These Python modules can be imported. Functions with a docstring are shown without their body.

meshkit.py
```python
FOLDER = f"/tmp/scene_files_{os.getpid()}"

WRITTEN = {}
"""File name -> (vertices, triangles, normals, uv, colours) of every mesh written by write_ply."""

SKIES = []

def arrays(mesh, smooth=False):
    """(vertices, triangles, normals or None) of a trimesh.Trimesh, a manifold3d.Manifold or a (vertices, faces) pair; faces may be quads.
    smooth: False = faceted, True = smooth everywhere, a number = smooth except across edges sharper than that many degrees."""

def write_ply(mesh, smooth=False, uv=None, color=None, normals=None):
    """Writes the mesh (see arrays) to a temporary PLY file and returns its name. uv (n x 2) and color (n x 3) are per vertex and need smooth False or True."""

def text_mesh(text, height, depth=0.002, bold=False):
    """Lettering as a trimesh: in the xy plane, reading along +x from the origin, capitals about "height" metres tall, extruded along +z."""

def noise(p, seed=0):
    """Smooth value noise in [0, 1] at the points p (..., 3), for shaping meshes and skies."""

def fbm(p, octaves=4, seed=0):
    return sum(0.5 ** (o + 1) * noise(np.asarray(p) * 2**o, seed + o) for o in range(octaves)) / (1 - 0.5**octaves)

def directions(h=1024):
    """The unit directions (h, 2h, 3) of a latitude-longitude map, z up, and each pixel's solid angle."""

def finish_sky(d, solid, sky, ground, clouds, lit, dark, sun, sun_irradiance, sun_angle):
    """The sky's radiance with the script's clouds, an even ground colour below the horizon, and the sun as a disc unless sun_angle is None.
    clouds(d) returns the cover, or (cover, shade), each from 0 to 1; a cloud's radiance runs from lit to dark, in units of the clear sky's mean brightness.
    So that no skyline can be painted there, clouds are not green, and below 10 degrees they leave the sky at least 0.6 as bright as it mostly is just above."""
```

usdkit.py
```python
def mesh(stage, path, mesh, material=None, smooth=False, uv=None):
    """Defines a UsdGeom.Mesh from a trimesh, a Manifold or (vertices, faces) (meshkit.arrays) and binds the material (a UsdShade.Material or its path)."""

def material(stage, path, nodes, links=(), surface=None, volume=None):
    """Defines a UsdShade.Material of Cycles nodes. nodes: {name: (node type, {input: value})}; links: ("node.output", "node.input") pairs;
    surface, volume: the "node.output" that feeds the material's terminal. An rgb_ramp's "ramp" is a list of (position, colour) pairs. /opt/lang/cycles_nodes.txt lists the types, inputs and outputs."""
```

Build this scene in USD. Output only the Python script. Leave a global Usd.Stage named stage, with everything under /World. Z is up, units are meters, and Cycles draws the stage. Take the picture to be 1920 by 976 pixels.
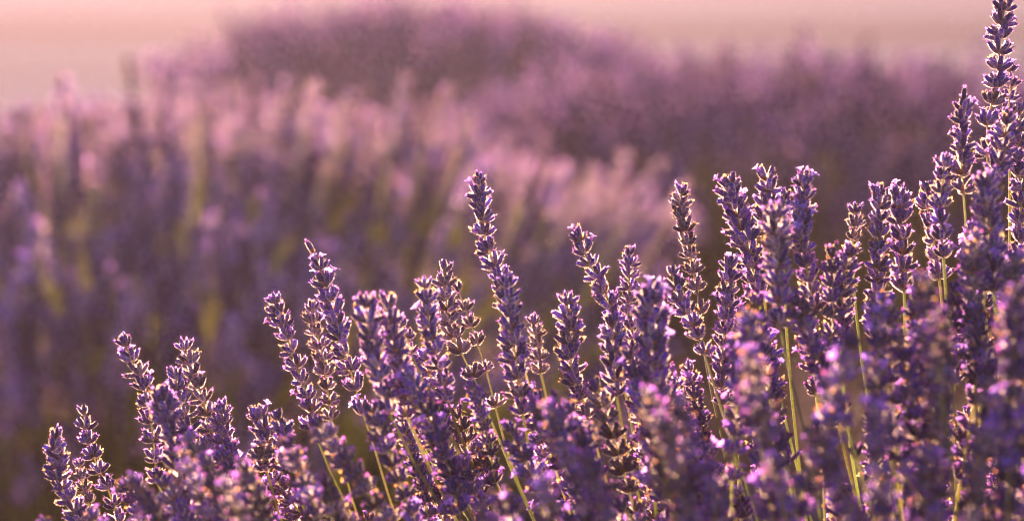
import math
import numpy as np
from pxr import Usd, UsdGeom, UsdLux, UsdShade, Gf, Sdf, Vt
from scipy.interpolate import PchipInterpolator
import meshkit, usdkit

stage = Usd.Stage.CreateInMemory()
UsdGeom.SetStageUpAxis(stage, UsdGeom.Tokens.z)
UsdGeom.SetStageMetersPerUnit(stage, 1.0)
world = UsdGeom.Xform.Define(stage, '/World')
stage.SetDefaultPrim(world.GetPrim())
UsdGeom.Scope.Define(stage, '/World/Looks')
rng = np.random.default_rng(11)

# ------------------------------------------------------------------ camera
FOCUS = 1.80                       # metres to the sharp stalks
EYE = np.array([0.0, 0.0, 1.0])
PITCH = math.atan(718 / 6000)      # looking slightly down
cam = UsdGeom.Camera.Define(stage, '/World/camera')
cam.CreateHorizontalApertureAttr(36.0)
cam.CreateFocalLengthAttr(112.5)
cam.CreateFStopAttr(5.1)
cam.CreateFocusDistanceAttr(FOCUS)
cam.CreateClippingRangeAttr(Gf.Vec2f(0.05, 2000))
cam.AddTranslateOp().Set(Gf.Vec3d(*EYE))
cam.AddRotateXOp().Set(90 - math.degrees(PITCH))
cam.CreateExposureAttr(3.88)
FWD = np.array([0, math.cos(PITCH), -math.sin(PITCH)])
UPV = np.array([0, math.sin(PITCH), math.cos(PITCH)])

def at(px, py, depth):
    """The point that the photograph's pixel shows at this distance from the lens."""
    return EYE + depth * FWD + np.array([1.0, 0, 0]) * (px - 960) / 6000 * depth - UPV * (py - 488) / 6000 * depth

# ------------------------------------------------------------------ sky and sun
SUN_EL, SUN_AZ = math.radians(8.0), math.radians(-8.0)       # azimuth: 0 = +y (behind the flowers), positive to the right
dome = UsdLux.DomeLight.Define(stage, '/World/sky')
dome.GetPrim().SetCustomDataByKey('kind', 'structure')
dome.GetPrim().SetCustomDataByKey('label', 'clear low sun evening sky above the lavender field')
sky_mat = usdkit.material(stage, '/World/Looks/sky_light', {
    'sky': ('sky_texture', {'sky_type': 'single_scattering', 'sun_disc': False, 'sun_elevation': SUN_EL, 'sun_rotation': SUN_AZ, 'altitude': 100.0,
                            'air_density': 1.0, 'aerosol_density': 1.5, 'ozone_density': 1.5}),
    'rose_dim': ('mix', {'mix_type': 'multiply', 'fac': 1.0, 'color2': (0.64, 0.50, 0.76)}),  # tints the sky rose and darkens it, for weaker fill and deeper shade
    'bg': ('background_shader', {'strength': 0.05})}, [('sky.color', 'rose_dim.color1'), ('rose_dim.color', 'bg.color')], surface='bg.background')
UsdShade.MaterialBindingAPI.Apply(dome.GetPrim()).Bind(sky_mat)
sun = UsdLux.DistantLight.Define(stage, '/World/sun')
sun.CreateNormalizeAttr(True)
sun.CreateIntensityAttr(1.25)
sun.CreateAngleAttr(0.5)
sun.CreateColorAttr(Gf.Vec3f(1.0, 0.65, 0.45))
sun.AddRotateZOp().Set(-math.degrees(SUN_AZ))
sun.AddRotateXOp().Set(-(90 - math.degrees(SUN_EL)))         # its -z axis points from the sun down to the field

# ------------------------------------------------------------------ materials
def flower_material(name, trans=0.45, tint=(1, 1, 1), boost=1.25, vary=0.35, rough=0.55, sheen=0.25, spec=0.3, deep=1.0, matte=False):
    """Soft plant tissue: the mesh carries its own colours (Cd); light also passes through it."""
    return usdkit.material(stage, '/World/Looks/' + name, {
        'cd': ('attribute', {'attribute': 'Cd'}),
        'oi': ('object_info', {}),
        'tc': ('geometry', {}),
        'n': ('noise_texture', {'scale': 900.0, 'detail': 3.0}),
        'vmap': ('map_range', {'from_min': 0.0, 'from_max': 1.0, 'to_min': 1 - vary, 'to_max': 1 + vary}),
        'nmap': ('map_range', {'from_min': 0.3, 'from_max': 0.7, 'to_min': 0.75, 'to_max': 1.25}),
        'hmap': ('map_range', {'from_min': 0.0, 'from_max': 1.0, 'to_min': 0.475, 'to_max': 0.525}),
        'wn': ('white_noise_texture', {'dimensions': '1D'}),
        'mul': ('math', {'math_type': 'multiply'}),
        'h': ('hsv', {'saturation': 1.0}),
        't': ('mix', {'mix_type': 'multiply', 'fac': 1.0, 'color2': tint}),
        'b': ('mix', {'mix_type': 'multiply', 'fac': 1.0, 'color2': (boost, boost, boost)}),
        'p': ('diffuse_bsdf', {}) if matte else ('principled_bsdf', {'roughness': rough, 'specular_ior_level': spec, 'sheen_weight': sheen, 'sheen_roughness': 0.4}),
        'g': ('gamma', {'gamma': deep}),
        'tr': ('translucent_bsdf', {}),
        'm': ('mix_closure', {'fac': trans}),
    }, [('tc.position', 'n.vector'), ('oi.random', 'vmap.value'), ('oi.random', 'wn.w'), ('wn.value', 'hmap.value'), ('n.fac', 'nmap.value'),
        ('vmap.result', 'mul.value1'), ('nmap.result', 'mul.value2'), ('mul.value', 'h.value'), ('hmap.result', 'h.hue'), ('cd.color', 'h.color'),
        ('h.color', 't.color1'), ('t.color', 'p.color' if matte else 'p.base_color'), ('t.color', 'b.color1'), ('b.color', 'g.color'), ('g.color', 'tr.color'),
        ('p.BSDF', 'm.closure1'), ('tr.BSDF', 'm.closure2')], surface='m.closure')

M_CALYX = flower_material(matte=True, name='calyx_fuzz', trans=0.52, deep=1.35, boost=1.2, vary=0.45)
M_PETAL = flower_material('petal', trans=0.6, boost=0.9, vary=0.25, sheen=0.0)
M_STEM = flower_material('stem_skin', trans=0.45, boost=1.4, vary=0.3, rough=0.4)
M_LEAF = flower_material('leaf_skin', trans=0.25, vary=0.3, rough=0.8, sheen=0.0, spec=0.1)

def ground_material(name, c1, c2, c3, scale, fine=0.5, bump=0.6):
    return usdkit.material(stage, '/World/Looks/' + name, {
        'g': ('geometry', {}),
        'mp': ('mapping', {'scale': (scale, scale * 2.2, scale)}),
        'n1': ('noise_texture', {'scale': 0.6, 'detail': 6.0, 'roughness': 0.6}),
        'n2': ('noise_texture', {'scale': 14.0, 'detail': 6.0, 'roughness': 0.65}),
        'r': ('rgb_ramp', {'ramp': [(0.3, c1), (0.5, c2), (0.72, c3)]}),
        'mx': ('mix', {'mix_type': 'mix', 'fac': fine}),
        'bp': ('bump', {'strength': bump, 'distance': 0.03}),
        'p': ('diffuse_bsdf', {'roughness': 0.6}),
    }, [('g.position', 'mp.vector'), ('mp.vector', 'n1.vector'), ('g.position', 'n2.vector'), ('n1.fac', 'mx.color1'), ('n2.fac', 'mx.color2'),
        ('mx.color', 'r.fac'), ('r.color', 'p.color'), ('n2.fac', 'bp.height'), ('bp.normal', 'p.normal')], surface='p.BSDF')

M_SOIL = ground_material('dry_soil', (0.10, 0.065, 0.055), (0.14, 0.095, 0.08), (0.19, 0.135, 0.11), 1.0)
M_STUBBLE = ground_material('straw_stubble', (0.165, 0.145, 0.138), (0.20, 0.175, 0.165), (0.24, 0.21, 0.20), 0.25, 0.2, 0.15)
M_TRACK = ground_material('earth_track', (0.11, 0.08, 0.07), (0.135, 0.10, 0.087), (0.165, 0.125, 0.108), 0.25, 0.2, 0.15)

# ------------------------------------------------------------------ naming helpers
taken = {}
def path(parent, name):
    k = taken.get((parent, name), 0)
    taken[(parent, name)] = k + 1
    return f'{parent}/{name}' + (f'_{k:03d}' if k else '')

def tag(prim, label=None, category=None, group=None, kind=None):
    for k, v in (('label', label), ('category', category), ('group', group), ('kind', kind)):
        if v:
            prim.SetCustomDataByKey(k, v)

def put(parent, name, v, f, mat, cd=None, smooth=True):
    """One mesh (triangles), with a colour for each vertex."""
    p = path(parent, name)
    m = usdkit.mesh(stage, p, (v, f), mat, smooth=smooth)
    if cd is not None:
        UsdGeom.PrimvarsAPI(m).CreatePrimvar('Cd', Sdf.ValueTypeNames.Color3fArray, 'vertex').Set(Vt.Vec3fArray.FromNumpy(np.ascontiguousarray(cd, np.float32)))
    return m

class Bag:
    """Collects triangles and their colours."""
    def __init__(s):
        s.v, s.f, s.c, s.n = [], [], [], 0
    def add(s, v, f, c):
        s.v.append(v); s.f.append(f + s.n); s.c.append(np.broadcast_to(c, v.shape)); s.n += len(v)
        return s
    def arrays(s):
        return np.vstack(s.v), np.vstack(s.f), np.vstack(s.c)
    def put(s, parent, name, mat):
        v, f, c = s.arrays()
        return put(parent, name, v, f, mat, c)

def unit(a):
    return a / (np.linalg.norm(a, axis=-1, keepdims=True) + 1e-12)

def frames(P):
    T = unit(np.gradient(P, axis=0))
    ref = np.array([1.0, 0.13, 0.07])
    N = unit(np.cross(T, np.broadcast_to(ref, T.shape)))
    return T, N, np.cross(T, N)

def loft(P, R, seg, ribs=0.0, close=True):
    """A tube along P with radii R; returns vertices, triangles and ring numbers."""
    T, N, B = frames(P)
    a = np.arange(seg) * 2 * np.pi / seg
    rr = 1 + ribs * (np.arange(seg) % 2 * 2 - 1)
    V = P[:, None] + R[:, None, None] * rr[None, :, None] * (np.cos(a)[None, :, None] * N[:, None] + np.sin(a)[None, :, None] * B[:, None])
    n = len(P)
    i, j = np.meshgrid(np.arange(n - 1), np.arange(seg), indexing='ij')
    q = np.stack([i * seg + j, i * seg + (j + 1) % seg, (i + 1) * seg + (j + 1) % seg, (i + 1) * seg + j], -1).reshape(-1, 4)
    F = np.vstack([q[:, [0, 1, 2]], q[:, [0, 2, 3]]])
    V = V.reshape(-1, 3)
    ring = np.repeat(np.arange(n), seg)
    if close:
        c0 = len(V)
        V = np.vstack([V, P[:1], P[-1:]])
        j = np.arange(seg)
        F = np.vstack([F, np.stack([np.full(seg, c0), (j + 1) % seg, j], 1), np.stack([np.full(seg, c0 + 1), (n - 1) * seg + j, (n - 1) * seg + (j + 1) % seg], 1)])
        ring = np.append(ring, [0, n - 1])
    return V, F, ring

# ------------------------------------------------------------------ lavender florets (millimetres until placed)
MM = 0.001
C_BASE, C_MID, C_TIP = np.array([0.18, 0.15, 0.135]), np.array([0.145, 0.085, 0.265]), np.array([0.14, 0.07, 0.37])
C_HAIR = np.array([0.90, 0.76, 0.66])
C_FRESH, C_FADED = np.array([0.34, 0.20, 0.55]), np.array([0.18, 0.08, 0.27])
C_STEM = np.array([0.25, 0.25, 0.08])

def calyx(r, p0, d0, up, length, wide, seg, rings, hairs, hair_len=0.5, hair_w=0.13, dry=False):
    """One flower tube from p0 along d0, bending towards up, with its down of short hairs. Returns bag, tip, direction at the tip."""
    t = np.linspace(0, 1, rings)
    bend = 0.34 + 0.25 * r.random()
    d = unit(d0[None] * (1 - bend * t[:, None] * 0.75) + up[None] * (bend * t[:, None] * 0.75))
    step = length / (rings - 1)
    P = p0 + np.vstack([np.zeros(3), np.cumsum(d[:-1] * step, axis=0)])
    R = wide * np.interp(t, [0, .12, .3, .55, .8, .93, 1], [.35, .66, .92, 1.0, .86, .74, .80])
    V, F, ring = loft(P, R, seg, ribs=0.07 if seg > 7 else 0.0)
    tt = t[ring][:, None]
    tone = 0.75 + 0.5 * r.random()
    grey = (0.5 + .4 * r.random()) if dry else r.random() * 0.42
    col = np.where(tt < .5, C_BASE + (C_MID - C_BASE) * tt * 2, C_MID + (C_TIP - C_MID) * (tt * 2 - 1)) * tone
    col = col * (1 - grey) + grey * np.array([0.17, 0.145, 0.155])
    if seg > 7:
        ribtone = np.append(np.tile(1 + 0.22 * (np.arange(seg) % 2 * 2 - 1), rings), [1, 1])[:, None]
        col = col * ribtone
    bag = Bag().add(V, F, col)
    if hairs:
        T, N, B = frames(P)
        u = r.random(hairs) * (rings - 1)
        i = np.minimum(u.astype(int), rings - 2)
        w = (u - i)[:, None]
        a = r.random(hairs) * 2 * np.pi
        out = np.cos(a)[:, None] * N[i] + np.sin(a)[:, None] * B[i]
        base = P[i] * (1 - w) + P[i + 1] * w + out * (R[i] * (1 - w[:, 0]) + R[i + 1] * w[:, 0])[:, None] * 0.97
        side = unit(np.cross(out, T[i]) + 0.7 * r.normal(size=(hairs, 3)))
        tipdir = unit(out + 0.22 * T[i] * r.random((hairs, 1)) + 0.14 * r.normal(size=(hairs, 3)))
        ln = hair_len * (0.5 + 0.8 * r.random((hairs, 1)))
        HV = np.stack([base - side * hair_w / 2, base + side * hair_w / 2, base + tipdir * ln], 1).reshape(-1, 3)
        HF = np.arange(hairs * 3).reshape(-1, 3)
        bag.add(HV, HF, C_HAIR)
    return bag, P[-1], d[-1]

def lobe(p, d, side, length, width, curl, col, r, n=4):
    """A small curved petal lobe with a rounded end."""
    t = np.linspace(0, 1, n)
    nrm = np.cross(d, side)
    C = p + d * (length * t)[:, None] + nrm * (curl * length * t ** 2)[:, None]
    W = width * np.array([0.5, 0.95, 1.0, 0.45])[:n]
    lift = 0.18 * width
    V = np.concatenate([C - side * W[:, None] / 2 + nrm * lift, C, C + side * W[:, None] / 2 + nrm * lift])
    F = []
    for k in range(n - 1):
        for a in (0, n):
            F += [[a + k, a + n + k, a + n + k + 1], [a + k, a + n + k + 1, a + k + 1]]
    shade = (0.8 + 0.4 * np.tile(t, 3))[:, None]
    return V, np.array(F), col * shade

def corolla(r, tip, d, fresh, simple=False):
    """Open two-lipped flower, or the withered rest of one, at a tube's mouth."""
    bag = Bag()
    a0 = r.random() * 6.28
    n1 = unit(np.cross(d, [0.31, 0.2, 0.9]))
    n2 = np.cross(d, n1)
    if fresh:
        col = C_FRESH * (0.8 + 0.5 * r.random()) + np.array([0.12, 0.02, 0.0]) * r.random()
        L = 1.6 + 0.9 * r.random()
        V, F, ring = loft(tip + d * np.array([[-.8], [.6], [L]]), np.array([.5, .55, .85]), 6, close=False)
        bag.add(V, F, col * 0.8)
        for k in range(3 if simple else 5):
            a = a0 + k * 6.28 / (3 if simple else 5) + 0.3 * r.normal()
            out = np.cos(a) * n1 + np.sin(a) * n2
            dd = unit(out * (0.9 + .3 * r.random()) + d * (0.5 + .4 * r.random()))
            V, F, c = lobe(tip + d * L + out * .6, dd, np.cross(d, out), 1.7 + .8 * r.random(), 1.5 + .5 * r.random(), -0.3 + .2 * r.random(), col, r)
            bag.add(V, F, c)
    else:
        col = C_FADED * (0.7 + 0.7 * r.random()) + np.array([0.12, 0.03, 0.0]) * r.random()
        if r.random() < .35:
            col = col * .5 + C_FRESH * .45
        elif r.random() < .4:
            col = np.array([0.40, 0.24, 0.13]) * (.7 + .6 * r.random())
        for k in range(3 if simple else 4):
            a = a0 + k * 6.28 / (3 if simple else 4) + 0.5 * r.normal()
            out = np.cos(a) * n1 + np.sin(a) * n2
            dd = unit(out * (0.2 + .8 * r.random()) + d * 0.9)
            V, F, c = lobe(tip + out * .5 - d * .4, dd, np.cross(d, out), 1.3 + 1.0 * r.random(), .8 + .5 * r.random(), 0.5 * r.normal(), col, r)
            bag.add(V, F, c)
    return bag

def whorl_pieces(r, n, spread, fresh, half=False, seg=10, rings=9, hairs=460, simple=False, size=1.0, dry=False):
    """The flower tubes of one whorl about +z, in two opposite fans. Returns [(name, bag)]."""
    out = []
    up = np.array([0, 0, 1.0])
    for k in range(n):
        fan = 0 if half else k % 2
        m = n if half else (n + 1) // 2
        j = k if half else k // 2
        az = fan * np.pi + (j - (m - 1) / 2) * (2.3 / max(m - 1, 1)) * (0.95 if m > 1 else 0) + 0.2 * r.normal()
        inner = (j % 2 == 1)
        th = math.radians(spread * (0.5 if inner else 1.0) + 9 * r.normal())
        o = np.array([math.cos(az), math.sin(az), 0])
        d0 = o * math.sin(th) + up * math.cos(th)
        p0 = o * (0.6 if not inner else 0.9) + up * ((0.5 if inner else -0.2) + 0.5 * r.normal())
        b, tip, d = calyx(r, p0, d0, up, size * (5.6 + 1.3 * r.random()), size * (1.14 + .22 * r.random()), seg, rings, hairs,
                          dry=dry, hair_len=0.58, hair_w=0.115 if seg > 8 else .19 if seg > 7 else 0.5)
        out.append(('calyx', b))
        q = r.random()
        if q < fresh:
            out.append(('open_flower', corolla(r, tip, d, True, simple)))
        elif q < fresh + 0.62:
            out.append(('withered_flower', corolla(r, tip, d, False, simple)))
    for s in range(0 if simple else 2):                                # papery bracts below
        a = r.random() * 6.28
        o = np.array([math.cos(a), math.sin(a), 0])
        b = Bag()
        V, F, c = lobe(o * .7 - up * .4, unit(o + up * .5), np.cross(up, o), 3.2, 2.2, 0.3, np.array([0.30, 0.17, 0.09]), r)
        out.append(('bract', b.add(V, F, c)))
    return out

# whorl kinds, drawn once and used through references
protos = UsdGeom.Scope.Define(stage, '/World/Prototypes')
protos.GetPrim().SetSpecifier(Sdf.SpecifierClass)
KINDS = {'full': (10, 66, .03, 5), 'open': (8, 72, .04, 4), 'crown': (6, 38, .08, 3), 'bloom': (9, 60, .2, 3), 'half': (4, 56, .05, 2), 'single': (1, 6, 0, 1), 'dry': (8, 68, 0.0, 3)}
WH, WH_JOINED = {}, {}
for kind, (n, spread, fresh, count) in KINDS.items():
    for k in range(count):
        r = np.random.default_rng(1000 + 37 * k + sum(map(ord, kind)))
        pieces = whorl_pieces(r, n + int(r.integers(-1, 2)) if n > 4 else n, spread, fresh, half=kind == 'half', dry=kind == 'dry')
        base = f'/World/Prototypes/whorl_{kind}_{k}'
        UsdGeom.Xform.Define(stage, base)
        for name, b in pieces:
            v, f, c = b.arrays()
            put(base, name, v * MM, f, M_CALYX if name in ('calyx', 'bract') else M_PETAL, c)
        WH.setdefault(kind, []).append(base)
        r = np.random.default_rng(1000 + 37 * k + sum(map(ord, kind)))
        B = Bag()
        for name, b in whorl_pieces(r, n + int(r.integers(-1, 2)) if n > 4 else n, spread, fresh, half=kind == 'half', dry=kind == 'dry', seg=8, rings=7, hairs=150):
            v, f, c = b.arrays(); B.add(v * MM, f, c)
        base = f'/World/Prototypes/floret_{kind}_{k}'
        UsdGeom.Xform.Define(stage, base)
        B.put(base, 'florets', M_CALYX)
        WH_JOINED.setdefault(kind, []).append(base)

def basis(axis, spin):
    z = unit(axis)
    x = unit(np.cross([0.3, 1, 0.1], z))
    y = np.cross(z, x)
    c, s = math.cos(spin), math.sin(spin)
    return np.stack([c * x + s * y, -s * x + c * y, z], 1)

def matrix(R, scale, t):
    m = np.eye(4)
    m[:3, :3] = (R * scale).T
    m[3, :3] = t
    return Gf.Matrix4d(*m.ravel().tolist())

def smooth_path(pts, n):
    pts = np.asarray(pts)
    s = np.append(0, np.cumsum(np.linalg.norm(np.diff(pts, axis=0), axis=1)))
    f = PchipInterpolator(s, pts)
    return f, s

def stalk(nodes, base, kinds, sizes, r, detail, label, group=None, stem_r=0.75, jitter=True):
    """A flower stalk of lavender: stem from base up through the whorl nodes (listed from the tip down). A thing of its own."""
    nodes = np.asarray(nodes)
    p = path('/World', 'lavender_stalk')
    X = UsdGeom.Xform.Define(stage, p)
    X.AddTranslateOp().Set(Gf.Vec3d(*base.tolist()))
    tag(X.GetPrim(), label, 'lavender', group)
    low = nodes[-1]
    # stem leaves the lowest whorl in the direction of the spike and bends down to the plant's crown
    if len(nodes) > 1:
        a = unit(nodes[max(len(nodes) - 4, 0)] - low)
    else:
        a = unit(low - base)
    L = np.linalg.norm(low - base)
    tdir = unit(a * .75 + unit(low - base) * .6)
    c1, c2 = low - tdir * L * .35, base + np.array([0, 0, 1.0]) * L * .25 + (low - base) * .12
    u = np.linspace(0, 1, 15)[:-1, None]
    bez = base * (1 - u) ** 3 + 3 * c2 * u * (1 - u) ** 2 + 3 * c1 * u ** 2 * (1 - u) + low * u ** 3
    # light smoothing of the traced axis
    ax = nodes[::-1].copy()
    if len(ax) > 3:
        ax[1:-1] = .5 * ax[1:-1] + .25 * (ax[:-2] + ax[2:])
    P = np.vstack([bez, ax])
    top = P[-1] + unit(P[-1] - P[-2]) * .0022
    P = np.vstack([P, top])
    f, s = smooth_path(P, 0)
    q = np.concatenate([np.linspace(0, s[14], 16)[:-1], np.linspace(s[14], s[-1], 4 * len(nodes) + 4)])
    C = f(q)
    R = np.interp(q, [0, s[14], s[-1]], [stem_r * 1.25, stem_r, stem_r * .55]) * MM
    V, F, ring = loft(C - base, R, 8 if detail else 6, ribs=0.14)
    col = np.broadcast_to(C_STEM * (0.8 + .5 * r.random()), V.shape) * (0.85 + .3 * r.random((len(V), 1)))
    purple = np.clip((q[ring] - s[14]) / max(s[-1] - s[14], 1e-6), 0, 1)[:, None] * .45
    col = col * (1 - purple) + np.array([.22, .14, .20]) * purple
    put(p, 'stem', V, F, M_STEM, col)
    for i, (nd, kd, sz) in enumerate(zip(ax[::-1], kinds, sizes)):
        j = len(P) - 2 - i
        axis = unit(P[min(j + 1, len(P) - 1)] - P[max(j - 1, 0)])
        axis = unit(axis + .10 * r.normal(size=3))
        src = (WH if detail else WH_JOINED)[kd]
        src = src[int(r.integers(len(src)))]
        w = UsdGeom.Xform.Define(stage, path(p, 'whorl'))
        w.AddTransformOp().Set(matrix(basis(axis, r.random() * 6.28), sz, nd - base))
        w.GetPrim().GetReferences().AddInternalReference(src)
        w.GetPrim().SetInstanceable(True)
    return p

def kinds_for(n, r, style):
    out = []
    for i in range(n):
        if i == 0:
            out.append('bloom' if style == 'bloom' else 'crown')
        elif style == 'bloom' and r.random() < .4:
            out.append('bloom')
        elif style == 'dry':
            out.append('dry')
        else:
            out.append(str(r.choice(['full', 'open', 'full', 'dry', 'bloom'], p=[.34, .26, .2, .1, .1])))
    return out

# ------------------------------------------------------------------ the near bush: stalks that the photograph shows
BUSH = np.array([0.27, 1.72, 0.0])          # foot of the near plant
def foot(tip, r, spread=.11):
    """Where a stalk leaves the leafy mound."""
    d = (tip - BUSH)[:2]
    k = .42 + .1 * r.normal()
    return np.array([BUSH[0] + d[0] * k + spread * .3 * r.normal(), BUSH[1] + d[1] * k + spread * .3 * r.normal(), .30 + .05 * r.random()])

H = []       # (label, depth offset, whorl width in pixels, style, whorl centres from the tip down, extra)
def hero(label, dd, w, style, *pts, tilt=0.0, bud=None, stem=()):
    H.append((label, dd, w, style, pts, tilt, bud, stem))

hero('stubby purple lavender spike at the far left end of the near bush', -.05, 44, 'mix', (108,816),(95,838),(112,850),(102,868),(107,886),(113,906),(123,928),(140,951),(150,972))
hero('slender lavender spike just right of the far left stubby one', 0, 40, 'mix', (156,769),(160,795),(162,817),(172,846),(184,878),(198,903),(212,940),(220,970))
hero('short faded lavender spike tucked between the two leftmost spikes', .03, 32, 'dry', (149,868),(151,888),(157,910),(164,934),(170,958))
hero('thin left leaning lavender spike with a pronged tip above the left corner', 0, 40, 'mix', (234,640),(243,667),(255,691),(268,716),(276,750),(281,777),(287,818),(291,855),(292,890))
hero('greyish lavender spike with a broad fan shaped crown in the left group', .03, 40, 'dry', (346,648),(353,673),(358,692),(371,716),(378,740),(385,768),(392,797),(399,826))
hero('lavender spike with two bright pink horns on its tip in the left group', -.03, 42, 'bloom', (328,697),(331,718),(338,744),(345,772),(349,800))
hero('soft thick lavender spike in front of the pink horned one at left', -.10, 54, 'mix', (305,738),(304,756),(311,780),(318,805),(328,835),(333,866),(336,893),(340,922),(343,952))
hero('open lavender spike with widely cupped whorls right of the left group', 0, 46, 'bloom', (415,762),(417,785),(418,807),(423,829),(426,851),(434,880),(444,907),(452,938))
hero('dark narrow lavender spike half hidden behind the open cupped one', .02, 38, 'mix', (400,880),(407,908),(415,940),(420,968))
hero('small dark lavender spike rising from the bottom edge at left', 0, 34, 'mix', (257,899),(266,927),(273,951),(277,974))
hero('left half of the bushy twin headed lavender spikes near the lower left', -.04, 48, 'bloom', (480,776),(494,797),(500,818),(488,846),(497,872))
hero('right half of the bushy twin headed lavender spikes near the lower left', -.05, 44, 'mix', (520,776),(527,798),(534,818),(533,845),(538,872))
hero('leftmost spike of the big sharp cluster, leaning left with spaced whorls', .01, 40, 'mix', (515,560),(520,577),(527,601),(535,625),(545,651),(555,679),(563,707),(575,737),(583,757),(585,792))
hero('tall sharp lavender spike with one lone upright bud on its tip', -.01, 46, 'bloom', (597,491),(608,527),(615,554),(623,577),(628,598),(637,623),(645,656),(654,683),(663,714),(675,757), bud=(588,462), stem=((700,830),(740,962)))
hero('grey lavender spike tucked behind the tall one with the lone bud', .02, 38, 'dry', (586,576),(586,592),(591,617),(600,644),(604,665),(609,690),(612,719),(617,747),(620,775))
hero('left one of two soft pinkish lavender spikes right of the sharp cluster', -.12, 52, 'bloom', (687,564),(687,591),(690,618),(696,646),(701,671),(710,698),(720,728),(726,760))
hero('right one of two soft pinkish lavender spikes right of the sharp cluster', -.11, 50, 'mix', (727,567),(730,595),(734,624),(738,650),(745,676),(756,698),(762,728))
hero('tiny two tiered lavender tip beside the soft pinkish pair', -.02, 30, 'bloom', (753,604),(762,627),(769,655))
hero('soft narrow lavender spike left of the broad grey green one', -.08, 42, 'mix', (795,531),(800,556),(802,580),(802,604),(809,626),(814,651),(823,678),(830,710),(837,742))
hero('sharp lavender spike with a feathery crown ending on a long bare stem', 0, 44, 'dry', (836,498),(831,527),(835,548),(838,571),(838,594),(848,625),(856,645),(882,690), stem=((912,770),(972,910)))
hero('sharp grey spike with gaps between whorls and one lone cluster down its stem', .005, 36, 'dry', (857,537),(870,574),(881,600),(892,638),(905,667),(932,768), stem=((938,810),(972,905)))
hero('tallest sharp lavender spike in the middle, with six clear tiers', 0, 43, 'mix', (897,337),(899,357),(902,380),(903,400),(907,430),(910,457),(927,493),(938,513),(942,540),(948,566))
hero('soft pale lavender spike right below the tallest middle one', -.07, 50, 'mix', (948,528),(950,553),(954,580),(957,605),(961,634),(967,664),(970,697),(974,728),(978,760))
hero('small blurred lavender tip behind the soft pale middle spike', .06, 36, 'dry', (1000,598),(1004,618),(1007,640),(1010,665),(1013,690))
hero('rounded lavender spike with a domed head right of the middle', -.04, 48, 'mix', (1063,561),(1065,585),(1070,608),(1068,632),(1068,658),(1070,684),(1075,708),(1087,735),(1098,764), stem=((1115,830),(1150,940)))
hero('lavender spike with a violet flowering tip bent to the left', 0, 45, 'bloom', (1086,441),(1093,464),(1100,488),(1116,513),(1131,535),(1140,562),(1147,590),(1150,615))
hero('soft spike standing right in front of the one with the bent violet tip', -.06, 48, 'mix', (1147,600),(1149,623),(1150,648),(1150,677),(1152,702),(1155,730))
hero('thin upright lavender spike crowned by a single violet floret', .02, 34, 'mix', (1180,473),(1180,491),(1180,511),(1180,534),(1178,558),(1178,580),(1184,604),(1185,627),(1187,648),(1189,674), stem=((1194,720),(1215,830)))
hero('big blurred lavender spike with a pink tip near the centre right', -.13, 66, 'bloom', (1220,556),(1220,582),(1222,608),(1224,636),(1225,666),(1228,696),(1232,728),(1233,765),(1230,802),(1226,845),(1226,890))
hero('slim sharp lavender spike of seven separate cups on a visible stem', 0, 41, 'dry', (1279,358),(1275,378),(1277,398),(1282,424),(1288,447),(1293,472),(1298,499),(1305,535),(1312,566), stem=((1315,650),(1334,733),(1356,830)))
hero('soft left leaning spike beside the slim seven cup one', -.05, 42, 'mix', (1259,508),(1264,534),(1273,556),(1286,578),(1297,601),(1305,627),(1315,642), stem=((1335,720),(1390,880)))
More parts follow.
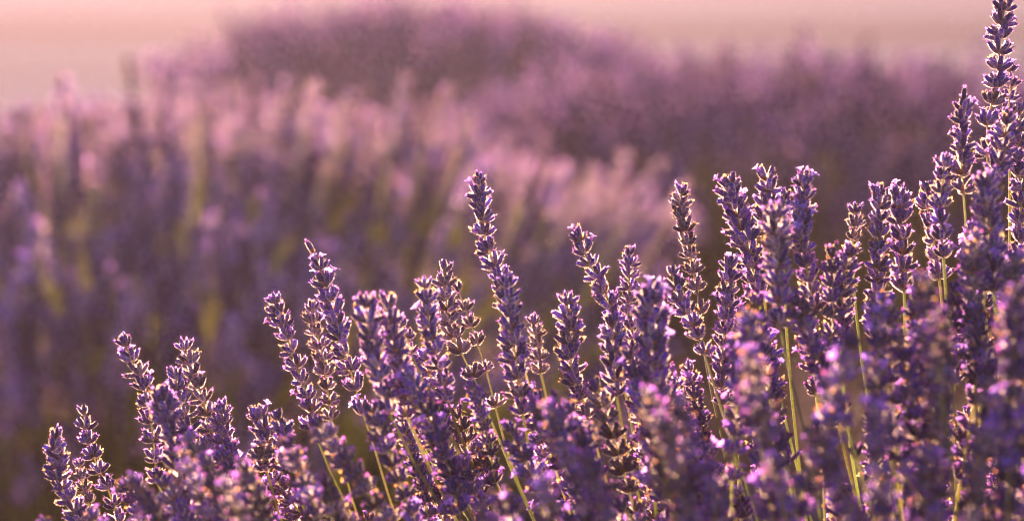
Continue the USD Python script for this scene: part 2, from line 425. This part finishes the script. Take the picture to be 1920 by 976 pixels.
hero('pinkish lavender spike right of the slim seven cup one', -.03, 42, 'bloom', (1367,491),(1367,517),(1364,541),(1363,565),(1362,588),(1358,611),(1357,640),(1354,667),(1354,691),(1354,716),(1355,735), stem=((1366,800),(1395,930)))
hero('dark fully shaded lavender spike with curled tip low in the centre right', .03, 38, 'mix', (1288,718),(1293,734),(1291,757),(1299,776),(1300,798),(1303,824),(1304,847))
hero('broad two horned lavender spike at the head of the right hand cluster', -.01, 52, 'bloom', (1370,339),(1372,356),(1375,378),(1381,398),(1387,420),(1396,446),(1404,467),(1411,489),(1412,514),(1418,541))
hero('dark purple domed lavender spike next to the broad two horned one', 0, 50, 'bloom', (1437,328),(1439,348),(1440,374),(1436,404),(1432,430))
hero('tall soft lavender spike with a bright pink flowering top', -.07, 48, 'bloom', (1508,338),(1507,363),(1507,388),(1504,411),(1501,434),(1504,458),(1508,487),(1514,514),(1520,541),(1524,570))
hero('short sharp lavender tip between the domed spike and the pink topped one', -.01, 34, 'mix', (1474,364),(1470,385),(1468,408),(1468,430))
hero('blurred pale lavender spike in front of the right hand cluster', -.13, 54, 'mix', (1454,398),(1454,428),(1456,457),(1458,488),(1460,521),(1462,556),(1461,586), stem=((1470,660),(1520,860)))
hero('three tier greenish lavender tip alone against the dark right background', 0, 36, 'dry', (1604,391),(1603,414),(1601,439),(1598,464))
hero('soft stout spike below the three tier greenish tip', -.07, 48, 'mix', (1596,471),(1588,492),(1584,519),(1580,545),(1578,571),(1577,598),(1575,628))
hero('leftmost spike of the right dense bank, with a wavy lit left edge', -.04, 46, 'mix', (1647,358),(1648,380),(1650,402),(1650,432),(1648,464),(1647,494),(1645,518),(1644,543),(1641,568),(1642,594),(1646,622))
hero('spike with tangled violet florets on top in the right dense bank', -.03, 48, 'bloom', (1688,361),(1685,381),(1687,405),(1690,434),(1693,464),(1694,495),(1695,530))
hero('dark spike with a lit jagged left side in the right dense bank', 0, 44, 'mix', (1740,351),(1738,377),(1741,410),(1749,440),(1756,474),(1760,510))
hero('spike topped by one long pale bud below the tallest right stalk', -.05, 44, 'bloom', (1808,196),(1804,223),(1803,245),(1803,269),(1803,292),(1800,316),(1807,343), bud=(1808,178), stem=((1806,400),(1830,640)))
hero('soft pink lit spike just left of the long pale bud one', -.06, 42, 'bloom', (1771,300),(1769,324),(1766,350),(1764,378),(1763,405),(1765,436),(1768,470))
hero('tallest lavender stalk of all, cut by the top edge at right', 0, 47, 'mix', (1890,-16),(1886,9),(1879,34),(1877,57),(1873,90),(1874,117),(1870,151),(1863,182),(1852,216),(1846,274), stem=((1862,360),(1880,600)))
hero('small spike peeping out right behind the tallest stalk', .02, 34, 'bloom', (1893,126),(1896,150),(1893,180),(1890,202),(1893,230))
hero('soft rounded spike just below and right of the tallest stalk', -.06, 46, 'mix', (1888,224),(1887,247),(1880,271),(1877,295),(1871,318))
hero('sharp dark spike hugging the right edge of the picture', .01, 44, 'mix', (1914,202),(1912,232),(1909,264),(1907,287),(1911,320),(1913,346),(1914,375),(1915,405),(1914,440),(1912,475))
hero('large bluish blurred spike low in the bank at the right edge', -.13, 58, 'bloom', (1852,337),(1852,362),(1851,392),(1854,424),(1858,458),(1860,492),(1862,530))

for label, dd, w, style, pts, tilt, bud, stem in H:
    r = np.random.default_rng(abs(hash_) if (hash_ := sum(ord(c) * (i + 3) for i, c in enumerate(label))) else 1)
    D = FOCUS + dd
    mmpx = D / 6000
    P = [at(x, y, D + .003 * r.normal()) for x, y in pts]
    ks = kinds_for(len(pts), r, style)
    size = w * mmpx / .0118
    sizes = [size * (.86 if i == 0 else 1.0) * (.92 + .16 * r.random()) for i in range(len(pts))]
    nodes = []
    for i, q in enumerate(P):
        a = unit(P[max(i - 1, 0)] - P[min(i + 1, len(P) - 1)])
        nodes.append(q - a * .0026 * size)
    base = foot(P[-1], r)
    if bud:
        nodes.insert(0, at(*bud, D) - np.array([0, 0, .003])); ks.insert(0, 'single'); sizes.insert(0, size * .95)
    if stem:
        # the traced bare stem: extra nodes without flowers
        ex = [at(x, y, D - .01 * (k + 1)) for k, (x, y) in enumerate(stem)]
        nodes += ex
        ks = ks; sizes = sizes
    stalk(nodes, base, ks, sizes, r, True, label)

# ------------------------------------------------------------------ blurred and hidden stalks that fill the near bush
SIL = np.array([(40,900),(120,900),(230,860),(330,800),(420,830),(500,840),(560,740),(640,720),(720,660),(800,640),(900,720),(1000,690),(1080,690),(1150,640),(1220,680),(1300,680),(1380,560),(1460,520),(1540,540),(1620,560),(1700,470),(1780,420),(1860,420),(1990,500)], float)
def auto_stalk(tip, base, r, detail, label, group, n=None, size=None, style=None, first=.0068, remote=True):
    n = n or int(r.integers(4, 12))
    size = size or .85 + .3 * r.random()
    style = style or str(r.choice(['mix', 'bloom', 'dry'], p=[.55, .2, .25]))
    d = unit(tip - base)
    d = unit(d + np.array([0, 0, .25]) + .10 * r.normal(size=3))
    bend = .4 * r.normal(size=3) * np.array([1, 1, .2])
    pts, q, ln = [], tip.copy(), 0
    gap = first * size * (.85 + .35 * r.random())
    for i in range(n):
        pts.append(q.copy())
        ln += gap
        q = q - unit(d + bend * ln * 6) * gap
        gap *= 1.04 + .05 * r.random()
    ks = kinds_for(n, r, style)
    szs = [size * (.85 if i == 0 else 1.0) * (.9 + .2 * r.random()) for i in range(n)]
    if remote and r.random() < .35:
        pts.append(q - d * (.008 + .016 * r.random())); ks.append('half'); szs.append(size * .9)
    return stalk(pts, base, ks, szs, r, detail, label, group)

SOFT = [(600,785,-.2),(655,850,-.22),(540,845,-.16),(392,862,-.2),(240,905,-.1),(770,700,-.16),(1010,760,-.2),(1095,800,-.2),(1590,640,-.36),(1765,590,-.33),(1885,625,-.34),
        (1690,630,-.26),(1440,770,-.38),(1530,800,-.38),(1330,880,-.3),(1380,640,-.2),(1180,660,-.16),(1640,760,-.4),(1850,800,-.42),(1740,850,-.4),(1255,690,-.09),(1560,470,-.1),(1830,440,-.2),(1900,480,-.22),
        (1720,520,-.17),(1660,560,-.2),(1500,560,-.2),(1420,560,-.14),(1120,720,-.12),(960,800,-.15),(700,760,-.18),(460,880,-.16),(310,900,-.17)]
ZONES = [(640, 'blurred lavender spike low in the near bush, left third of the bottom edge', 'blurred spikes of the near bush at lower left'),
         (1280, 'blurred lavender spike low in the near bush, middle of the bottom edge', 'blurred spikes of the near bush at lower middle'),
         (9999, 'blurred violet lavender spike in the crowded lower right of the near bush', 'blurred spikes of the near bush at lower right')]
def zone(x):
    return next((l, g) for m, l, g in ZONES if x < m)
NAMED = {(600,785): 'bluish blurred lavender spike in front of the sharp left cluster', (655,850): 'pinkish blurred lavender spike right of the bluish one at lower left',
         (540,845): 'soft lavender spike at lower left, just left of the bluish blurred one', (392,862): 'pale blurred lavender spike standing below the left group',
         (240,905): 'small blurred lavender spike at the bottom edge, right of the far left pair', (1010,760): 'blurred lavender spike low in the middle, right of the two bare sharp stems',
         (1095,800): 'blurred lavender spike low in the middle, below the domed head spike', (1590,640): 'large dark blue blurred lavender spike low between the right cluster and right bank',
         (1765,590): 'large dark violet blurred lavender spike in front of the right bank', (1885,625): 'large blurred lavender spike with pale spots low at the right edge',
         (1690,630): 'blurred lavender spike with round golden light spots low in the right bank', (1440,770): 'very blurred lavender spike below the right hand cluster',
         (1530,800): 'very blurred violet lavender spike at the bottom, right of the right cluster stems', (1640,760): 'very blurred lavender spike at the bottom, left of the golden spotted one',
         (1850,800): 'nearest blurred lavender spike in the bottom right corner', (1740,850): 'very blurred lavender spike at the bottom, left of the corner one',
         (1900,480): 'soft lavender spike against the right edge below the bluish large one', (1330,880): 'blurred lavender spike at the bottom edge under the slim seven cup spike'}
for x, y, dd in SOFT:
    r = np.random.default_rng(x * 7 + y)
    tip = at(x, y + 12, FOCUS + dd * .8)
    own = (NAMED[(x, y)], None) if (x, y) in NAMED else zone(x)
    auto_stalk(tip, foot(tip, r), r, False, *own, size=1.0 + .2 * r.random(), n=int(r.integers(8, 12)))
made = 0
CLEAR = [(890,700,975,930),(685,770,740,970),(1315,650,1365,880),(1465,620,1500,850),(1110,790,1160,960)]      # gaps where bare stems show
def in_gap(x, y):
    for x0, y0, x1, y1 in CLEAR:
        if y0 - 220 < y < y1 and abs(x - np.interp(y + 80, [y0, y1], [x0, x1])) < 38:
            return True
    return False
r = np.random.default_rng(5)
while made < 172:
    x = 60 + 1920 * r.random() ** .62
    low = np.interp(x, SIL[:, 0], SIL[:, 1])
    y = low + (1040 - low) * r.random() ** 1.1
    dd = r.uniform(-.33, .05)
    if dd < -.1:
        y += 90 * (-dd - .1) / .25
    if y > 1050 or y < low or in_gap(x, y):
        continue
    tip = at(x, y, FOCUS + dd)
    auto_stalk(tip, foot(tip, r), np.random.default_rng(9000 + made), False, *zone(x))
    made += 1

# ------------------------------------------------------------------ simpler stalks for the rows behind
def low_whorls(seed, n, spread, fresh, seg, rings, hairs, tubes):
    r = np.random.default_rng(seed)
    B, Pt = Bag(), Bag()
    for name, b in whorl_pieces(r, tubes, spread, fresh, seg=seg, rings=rings, hairs=hairs, simple=True, size=1.08):
        (B if name == 'calyx' else Pt).add(*b.arrays())
    return B, Pt

def low_stalk(r, tip, base, bank, n, out_c, out_p, out_s, size, stem=1.0):
    d = unit(unit(tip - base) + np.array([0, 0, .3]) + .12 * r.normal(size=3))
    pts, q = [], tip.copy()
    gap = .0062 * size
    for i in range(n):
        pts.append(q.copy()); q = q - d * gap; gap *= 1.07
    low = pts[-1]
    u = np.linspace(0, 1, 6)[:, None]
    c = low - d * np.linalg.norm(low - base) * .5
    line = np.vstack([base * (1 - u) ** 2 + 2 * c * u * (1 - u) + low * u ** 2, pts[0]])
    V, F, ring = loft(line, np.full(len(line), .0009), 4, close=False)
    out_s.add(V, F, C_STEM * stem * (.8 + .6 * r.random()))
    tone = .75 + .5 * r.random()
    for i, p in enumerate(pts):
        C, Pt = bank[int(r.integers(len(bank)))]
        R = basis(unit(d + .12 * r.normal(size=3)), 6.28 * r.random())
        s = size * (.8 if i == 0 else 1.0) * MM
        for src, dst in ((C, out_c), (Pt, out_p)):
            if src.n:
                v, f, c_ = src.flat
                dst.add((v * s) @ R.T + p, f, c_ * tone if dst is out_c else c_)

def bank(seed, count, seg, rings, hairs, tubes, fresh=.18):
    out = []
    for k in range(count):
        B, Pt = low_whorls(seed + k, 1, 56, fresh, seg, rings, hairs, tubes)
        for b in (B, Pt):
            if b.n:
                b.flat = b.arrays()
        out.append((B, Pt))
    return out
BANK_MID, BANK_FAR = bank(300, 8, 6, 4, 90, 8, .06), bank(400, 6, 4, 3, 16, 6, .06)

def mass(p, tips, axes, scales, bank_, seed, protos=10, stem=1.0):
    """Many simple stalks as one object: a few drawn stalks, repeated with their tips at the given points."""
    r = np.random.default_rng(seed)
    pi = UsdGeom.PointInstancer.Define(stage, p)
    ends, refs = [], []
    for k in range(protos):
        q = path(p, 'flower_stalk')
        UsdGeom.Xform.Define(stage, q)
        C, Pt, S = Bag(), Bag(), Bag()
        tip = np.array([.02 * r.normal(), .02 * r.normal(), .40])
        low_stalk(r, tip, np.zeros(3), bank_, int(r.integers(6, 10)), C, Pt, S, .95 + .3 * r.random(), stem)
        A = Bag()
        for b in (S, C, Pt):
            if b.n:
                A.add(*b.arrays())
        A.put(q, 'stem_and_spike', M_CALYX)
        ends.append(tip); refs.append(Sdf.Path(q))
    pi.CreatePrototypesRel().SetTargets(refs)
    idx = r.integers(0, protos, len(tips))
    pos, ori = [], []
    for t, ax, sc, k in zip(tips, axes, scales, idx):
        R = basis(ax, 6.28 * r.random())
        pos.append(t - R @ ends[k] * sc)
        m = Gf.Matrix3d(*[float(x) for x in R.T.ravel()])
        qd = m.ExtractRotation().GetQuat()
        ori.append(Gf.Quath(float(qd.GetReal()), *[float(x) for x in qd.GetImaginary()]))
    pi.CreateProtoIndicesAttr(Vt.IntArray([int(k) for k in idx]))
    pi.CreatePositionsAttr(Vt.Vec3fArray.FromNumpy(np.array(pos, np.float32)))
    pi.CreateOrientationsAttr(Vt.QuathArray(ori))
    pi.CreateScalesAttr(Vt.Vec3fArray.FromNumpy(np.repeat(np.array(scales, np.float32)[:, None], 3, 1)))
    return pi.GetPrim()

def foliage(parent, centre, radius, top, count, seed):
    """The leafy mound of a plant: narrow grey green leaves and its woody foot."""
    r = np.random.default_rng(seed)
    B = Bag()
    az, u = r.random(count) * 6.28, r.random(count)
    rad = radius * np.sqrt(r.random(count))
    z = top * np.sqrt(np.clip(1 - (rad / radius) ** 2 * .75, 0, 1)) * (1 - .75 * u ** 2)
    p = np.stack([centre[0] + rad * np.cos(az), centre[1] + rad * np.sin(az), z], 1)
    d = unit(np.stack([np.cos(az) * .7, np.sin(az) * .7, np.full(count, .9)], 1) + .5 * r.normal(size=(count, 3)))
    s = unit(np.cross(d, r.normal(size=(count, 3)))) * .0032
    ln = (.03 + .03 * r.random((count, 1)))
    V = np.stack([p, p + d * ln * .5 - s, p + d * ln * .5 + s, p + d * ln + np.array([0, 0, .004])], 1).reshape(-1, 3)
    i = np.arange(count)[:, None] * 4
    F = np.vstack([i + [0, 1, 2], i + [1, 3, 2]])
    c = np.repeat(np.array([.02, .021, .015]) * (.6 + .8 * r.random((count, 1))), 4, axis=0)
    B.add(V, F, c)
    tag(B.put(parent, 'leaves', M_LEAF).GetPrim(), kind='stuff')
    W = Bag()
    for k in range(16):
        a = k / 16 * 6.28 + .3 * r.normal()
        e = np.array([centre[0] + radius * .6 * math.cos(a), centre[1] + radius * .6 * math.sin(a), top * .6])
        c0 = np.array([centre[0] + .04 * math.cos(a), centre[1] + .04 * math.sin(a), -.02])
        t = np.linspace(0, 1, 5)[:, None]
        V, F, _ = loft(c0 * (1 - t) + e * t + np.array([0, 0, .08]) * t * (1 - t), np.linspace(.008, .003, 5), 6)
        W.add(V, F, [.16, .11, .08])
    tag(W.put(parent, 'woody_branches', M_LEAF).GetPrim(), kind='stuff')

def bush(label, centre, radius, top, leaves, seed, group=None):
    p = path('/World', 'lavender_bush')
    X = UsdGeom.Xform.Define(stage, p)
    tag(X.GetPrim(), label, 'lavender bush', group)
    foliage(p, centre, radius, top, leaves, seed)
    return p

bush('leafy mound of the near lavender bush under the sharp stalks', BUSH, .42, .42, 5000, 21)

# second row: a blurred bush whose front and top stalks can be told apart
TOP2 = np.array([(-200,215),(0,165),(110,135),(250,150),(380,125),(590,150),(700,160),(760,150),(850,165),(960,240),(1010,262),(1180,290),(1240,300),(1290,330),(1330,420)], float)
B2 = at(230, 420, 3.75); B2[2] = 0
bush('blurred second row lavender bush filling the left half', B2, .58, .44, 9000, 22)
r = np.random.default_rng(77)
cands = []
while len(cands) < 820:
    D = r.uniform(3.05, 4.3)
    x = r.uniform(-260, 1310)
    topy = np.interp(x, TOP2[:, 0], TOP2[:, 1])
    edge = max(0.0, 1 - ((x - 300) / 1100) ** 2) ** .45
    k = abs(D - 3.75) / (.75 * max(edge, .15))
    if k > 1:
        continue
    topy += 46
    drop = (90 * r.random() ** 1.3 if D > 3.6 else 40 * r.random()) + (620 * k ** 1.3 * (.5 + .6 * r.random()) if D < 3.75 else 0)
    cands.append((D, x, topy + drop))
RIDGE = [(115,150,3.4),(240,115,3.8),(285,112,3.7),(372,128,3.5),(345,150,3.6),(440,168,3.4),(475,160,3.5),(540,158,3.5),(590,162,3.4),(655,180,3.3),(680,168,3.5),(757,152,3.4),(800,200,3.3),(838,172,3.4),
         (880,215,3.3),(955,262,3.3),(1018,268,3.3),(1060,320,3.2),(1110,318,3.2),(1172,292,3.3),(1238,304,3.2),(1285,345,3.2),(30,215,3.3),(170,225,3.2),(730,235,3.2),(900,265,3.2),(1205,350,3.1),(1000,330,3.1)]
for k in range(230):                                   # the shaded front flank, low at left
    x = r.uniform(-150, 620)
    cands.append((r.uniform(3.0, 3.4), x, r.uniform(520, 930) - .12 * max(x, 0)))
cands = [(D, x, y) for x, y, D in RIDGE] + cands
rest = []
for i, (D, x, y) in enumerate(cands):
    tip = at(x, y, D)
    base = np.array([B2[0] + (tip[0] - B2[0]) * .62 + .03 * r.normal(), B2[1] + (tip[1] - B2[1]) * .62 + .03 * r.normal(), .30 + .06 * r.random()])
    ridge = i < len(RIDGE)
    ind = ridge or i % 50 < 1
    if ind:
        c, pt, s = Bag(), Bag(), Bag()
        low_stalk(r, tip, np.array(base), BANK_MID, int(r.integers(6, 10)), c, pt, s, .9 + .35 * r.random())
        p = path('/World', 'lavender_stalk')
        X = UsdGeom.Xform.Define(stage, p)
        X.AddTranslateOp().Set(Gf.Vec3d(*base.tolist()))
        side = 'left' if x < 430 else ('middle' if x < 900 else 'right')
        if ridge:
            tag(X.GetPrim(), f'blurred lavender tip standing up along the {side} of the second row ridge', 'lavender', f'tips along the {side} of the second row ridge')
        else:
            tag(X.GetPrim(), f'blurred lavender stalk within the {side} of the second row bush, below its ridge', 'lavender', f'blurred stalks within the {side} of the second row bush')
        for b, nm, mt in ((s, 'stem', M_STEM), (c, 'flower_spike', M_CALYX), (pt, 'petals', M_PETAL)):
            if b.n:
                v, f, cc = b.arrays()
                put(p, nm, v - base, f, mt, cc)
    else:
        rest.append((tip, unit(unit(tip - base) + np.array([0, 0, .3]) + .12 * r.normal(size=3)), .9 + .3 * r.random()))
pr = mass(path('/World', 'lavender_stalks'), *zip(*rest), BANK_MID, 78)
tag(pr, 'remaining mass of blurred lavender stalks in the second row', 'lavender', kind='stuff')

# third and fourth row: domed bushes that read as one soft mass each
def far_bush(label, px, D, topy, half, height_px, count, seed):
    r = np.random.default_rng(seed)
    c = at(px, 300, D); c[2] = 0
    p = bush(label, c, half * .9, .50, 4000, seed)
    ztop, M = at(px, topy, D)[2], []
    for k in range(count):
        a, q = r.random() * 6.28, math.sqrt(r.random())
        x, y = half * q * math.cos(a), half * q * math.sin(a)
        z = ztop - height_px * q ** 2.3 - .09 * r.random() ** 1.3 + .012 + .05 * r.random() ** 7
        d = unit(np.array([x * .5, y * .5, .45]) + .06 * r.normal(size=3))
        M.append((np.array([c[0] + x, c[1] + y, z]), d, .95 + .35 * r.random()))
    tag(mass(p + '/flower_stalks', *zip(*M), BANK_FAR, seed + 5, stem=.6), kind='stuff')  # stem colour darkened here, standing in for shade inside a dense bush
far_bush('domed blurred lavender bush behind the right hand stalks', 1480, 5.4, 108, .74, .15, 1150, 31)
far_bush('blurred lavender bush running out of the right edge of the picture', 2330, 5.5, 100, .60, .22, 600, 32)
far_bush('farthest blurred lavender bush, at the top centre', 770, 7.2, 12, .60, .14, 1100, 33)

# ------------------------------------------------------------------ ground
def sheet(name, x0, x1, y0, y1, z, mat, nx=2, ny=2, amp=0.0, seed=0, label=None):
    xs, ys = np.linspace(x0, x1, nx), np.linspace(y0, y1, ny)
    g = np.stack(list(np.meshgrid(xs, ys, indexing='ij')) + [np.full((nx, ny), z)], -1).reshape(-1, 3)
    if amp:
        g[:, 2] += amp * (meshkit.fbm(g * np.array([1.3, 1.3, 0]) + 5, 4, seed) - .5)
    i, j = np.meshgrid(np.arange(nx - 1), np.arange(ny - 1), indexing='ij')
    a = i * ny + j
    q = np.stack([a, a + ny, a + ny + 1, a + 1], -1).reshape(-1, 4)
    m = put('/World', name, g, np.vstack([q[:, [0, 1, 2]], q[:, [0, 2, 3]]]), mat)
    tag(m.GetPrim(), label, kind='structure')
sheet('ground', -300, 300, -60, 700, -.03, M_SOIL, label='dry earth of the lavender field')
sheet('field_soil', -9, 9, -3, 12.5, -.006, M_SOIL, 120, 110, .03, 3, label='rough soil between the lavender rows')
sheet('straw_verge', -80, 80, 12.9, 19.6, -.012, M_STUBBLE, 60, 12, 0, 4, label='pale straw verge beyond the rows')
sheet('earth_track', -80, 80, 19.6, 22.6, -.016, M_TRACK, 60, 6, 0, 4, label='reddish earth track across the field')
sheet('stubble_field', -120, 120, 22.6, 120, -.012, M_STUBBLE, 60, 40, 0, 6, label='pale stubble field far behind')

# ------------------------------------------------------------------ evening haze
M_HAZE = usdkit.material(stage, '/World/Looks/evening_haze', {'v': ('principled_volume', {'color': (1.0, 0.80, 0.92), 'density': 0.00035, 'anisotropy': 0.7})}, volume='v.volume')
x0, x1, y0, y1, z0, z1 = -320, 320, -80, 720, -1.05, 1.6
V = np.array([[x, y, z] for x in (x0, x1) for y in (y0, y1) for z in (z0, z1)], float)
F = np.array([[0, 1, 3], [0, 3, 2], [4, 6, 7], [4, 7, 5], [0, 4, 5], [0, 5, 1], [2, 3, 7], [2, 7, 6], [0, 2, 6], [0, 6, 4], [1, 5, 7], [1, 7, 3]])
tag(put('/World', 'haze', V, F, M_HAZE, smooth=False).GetPrim(), 'thin warm evening haze over the field', kind='stuff')
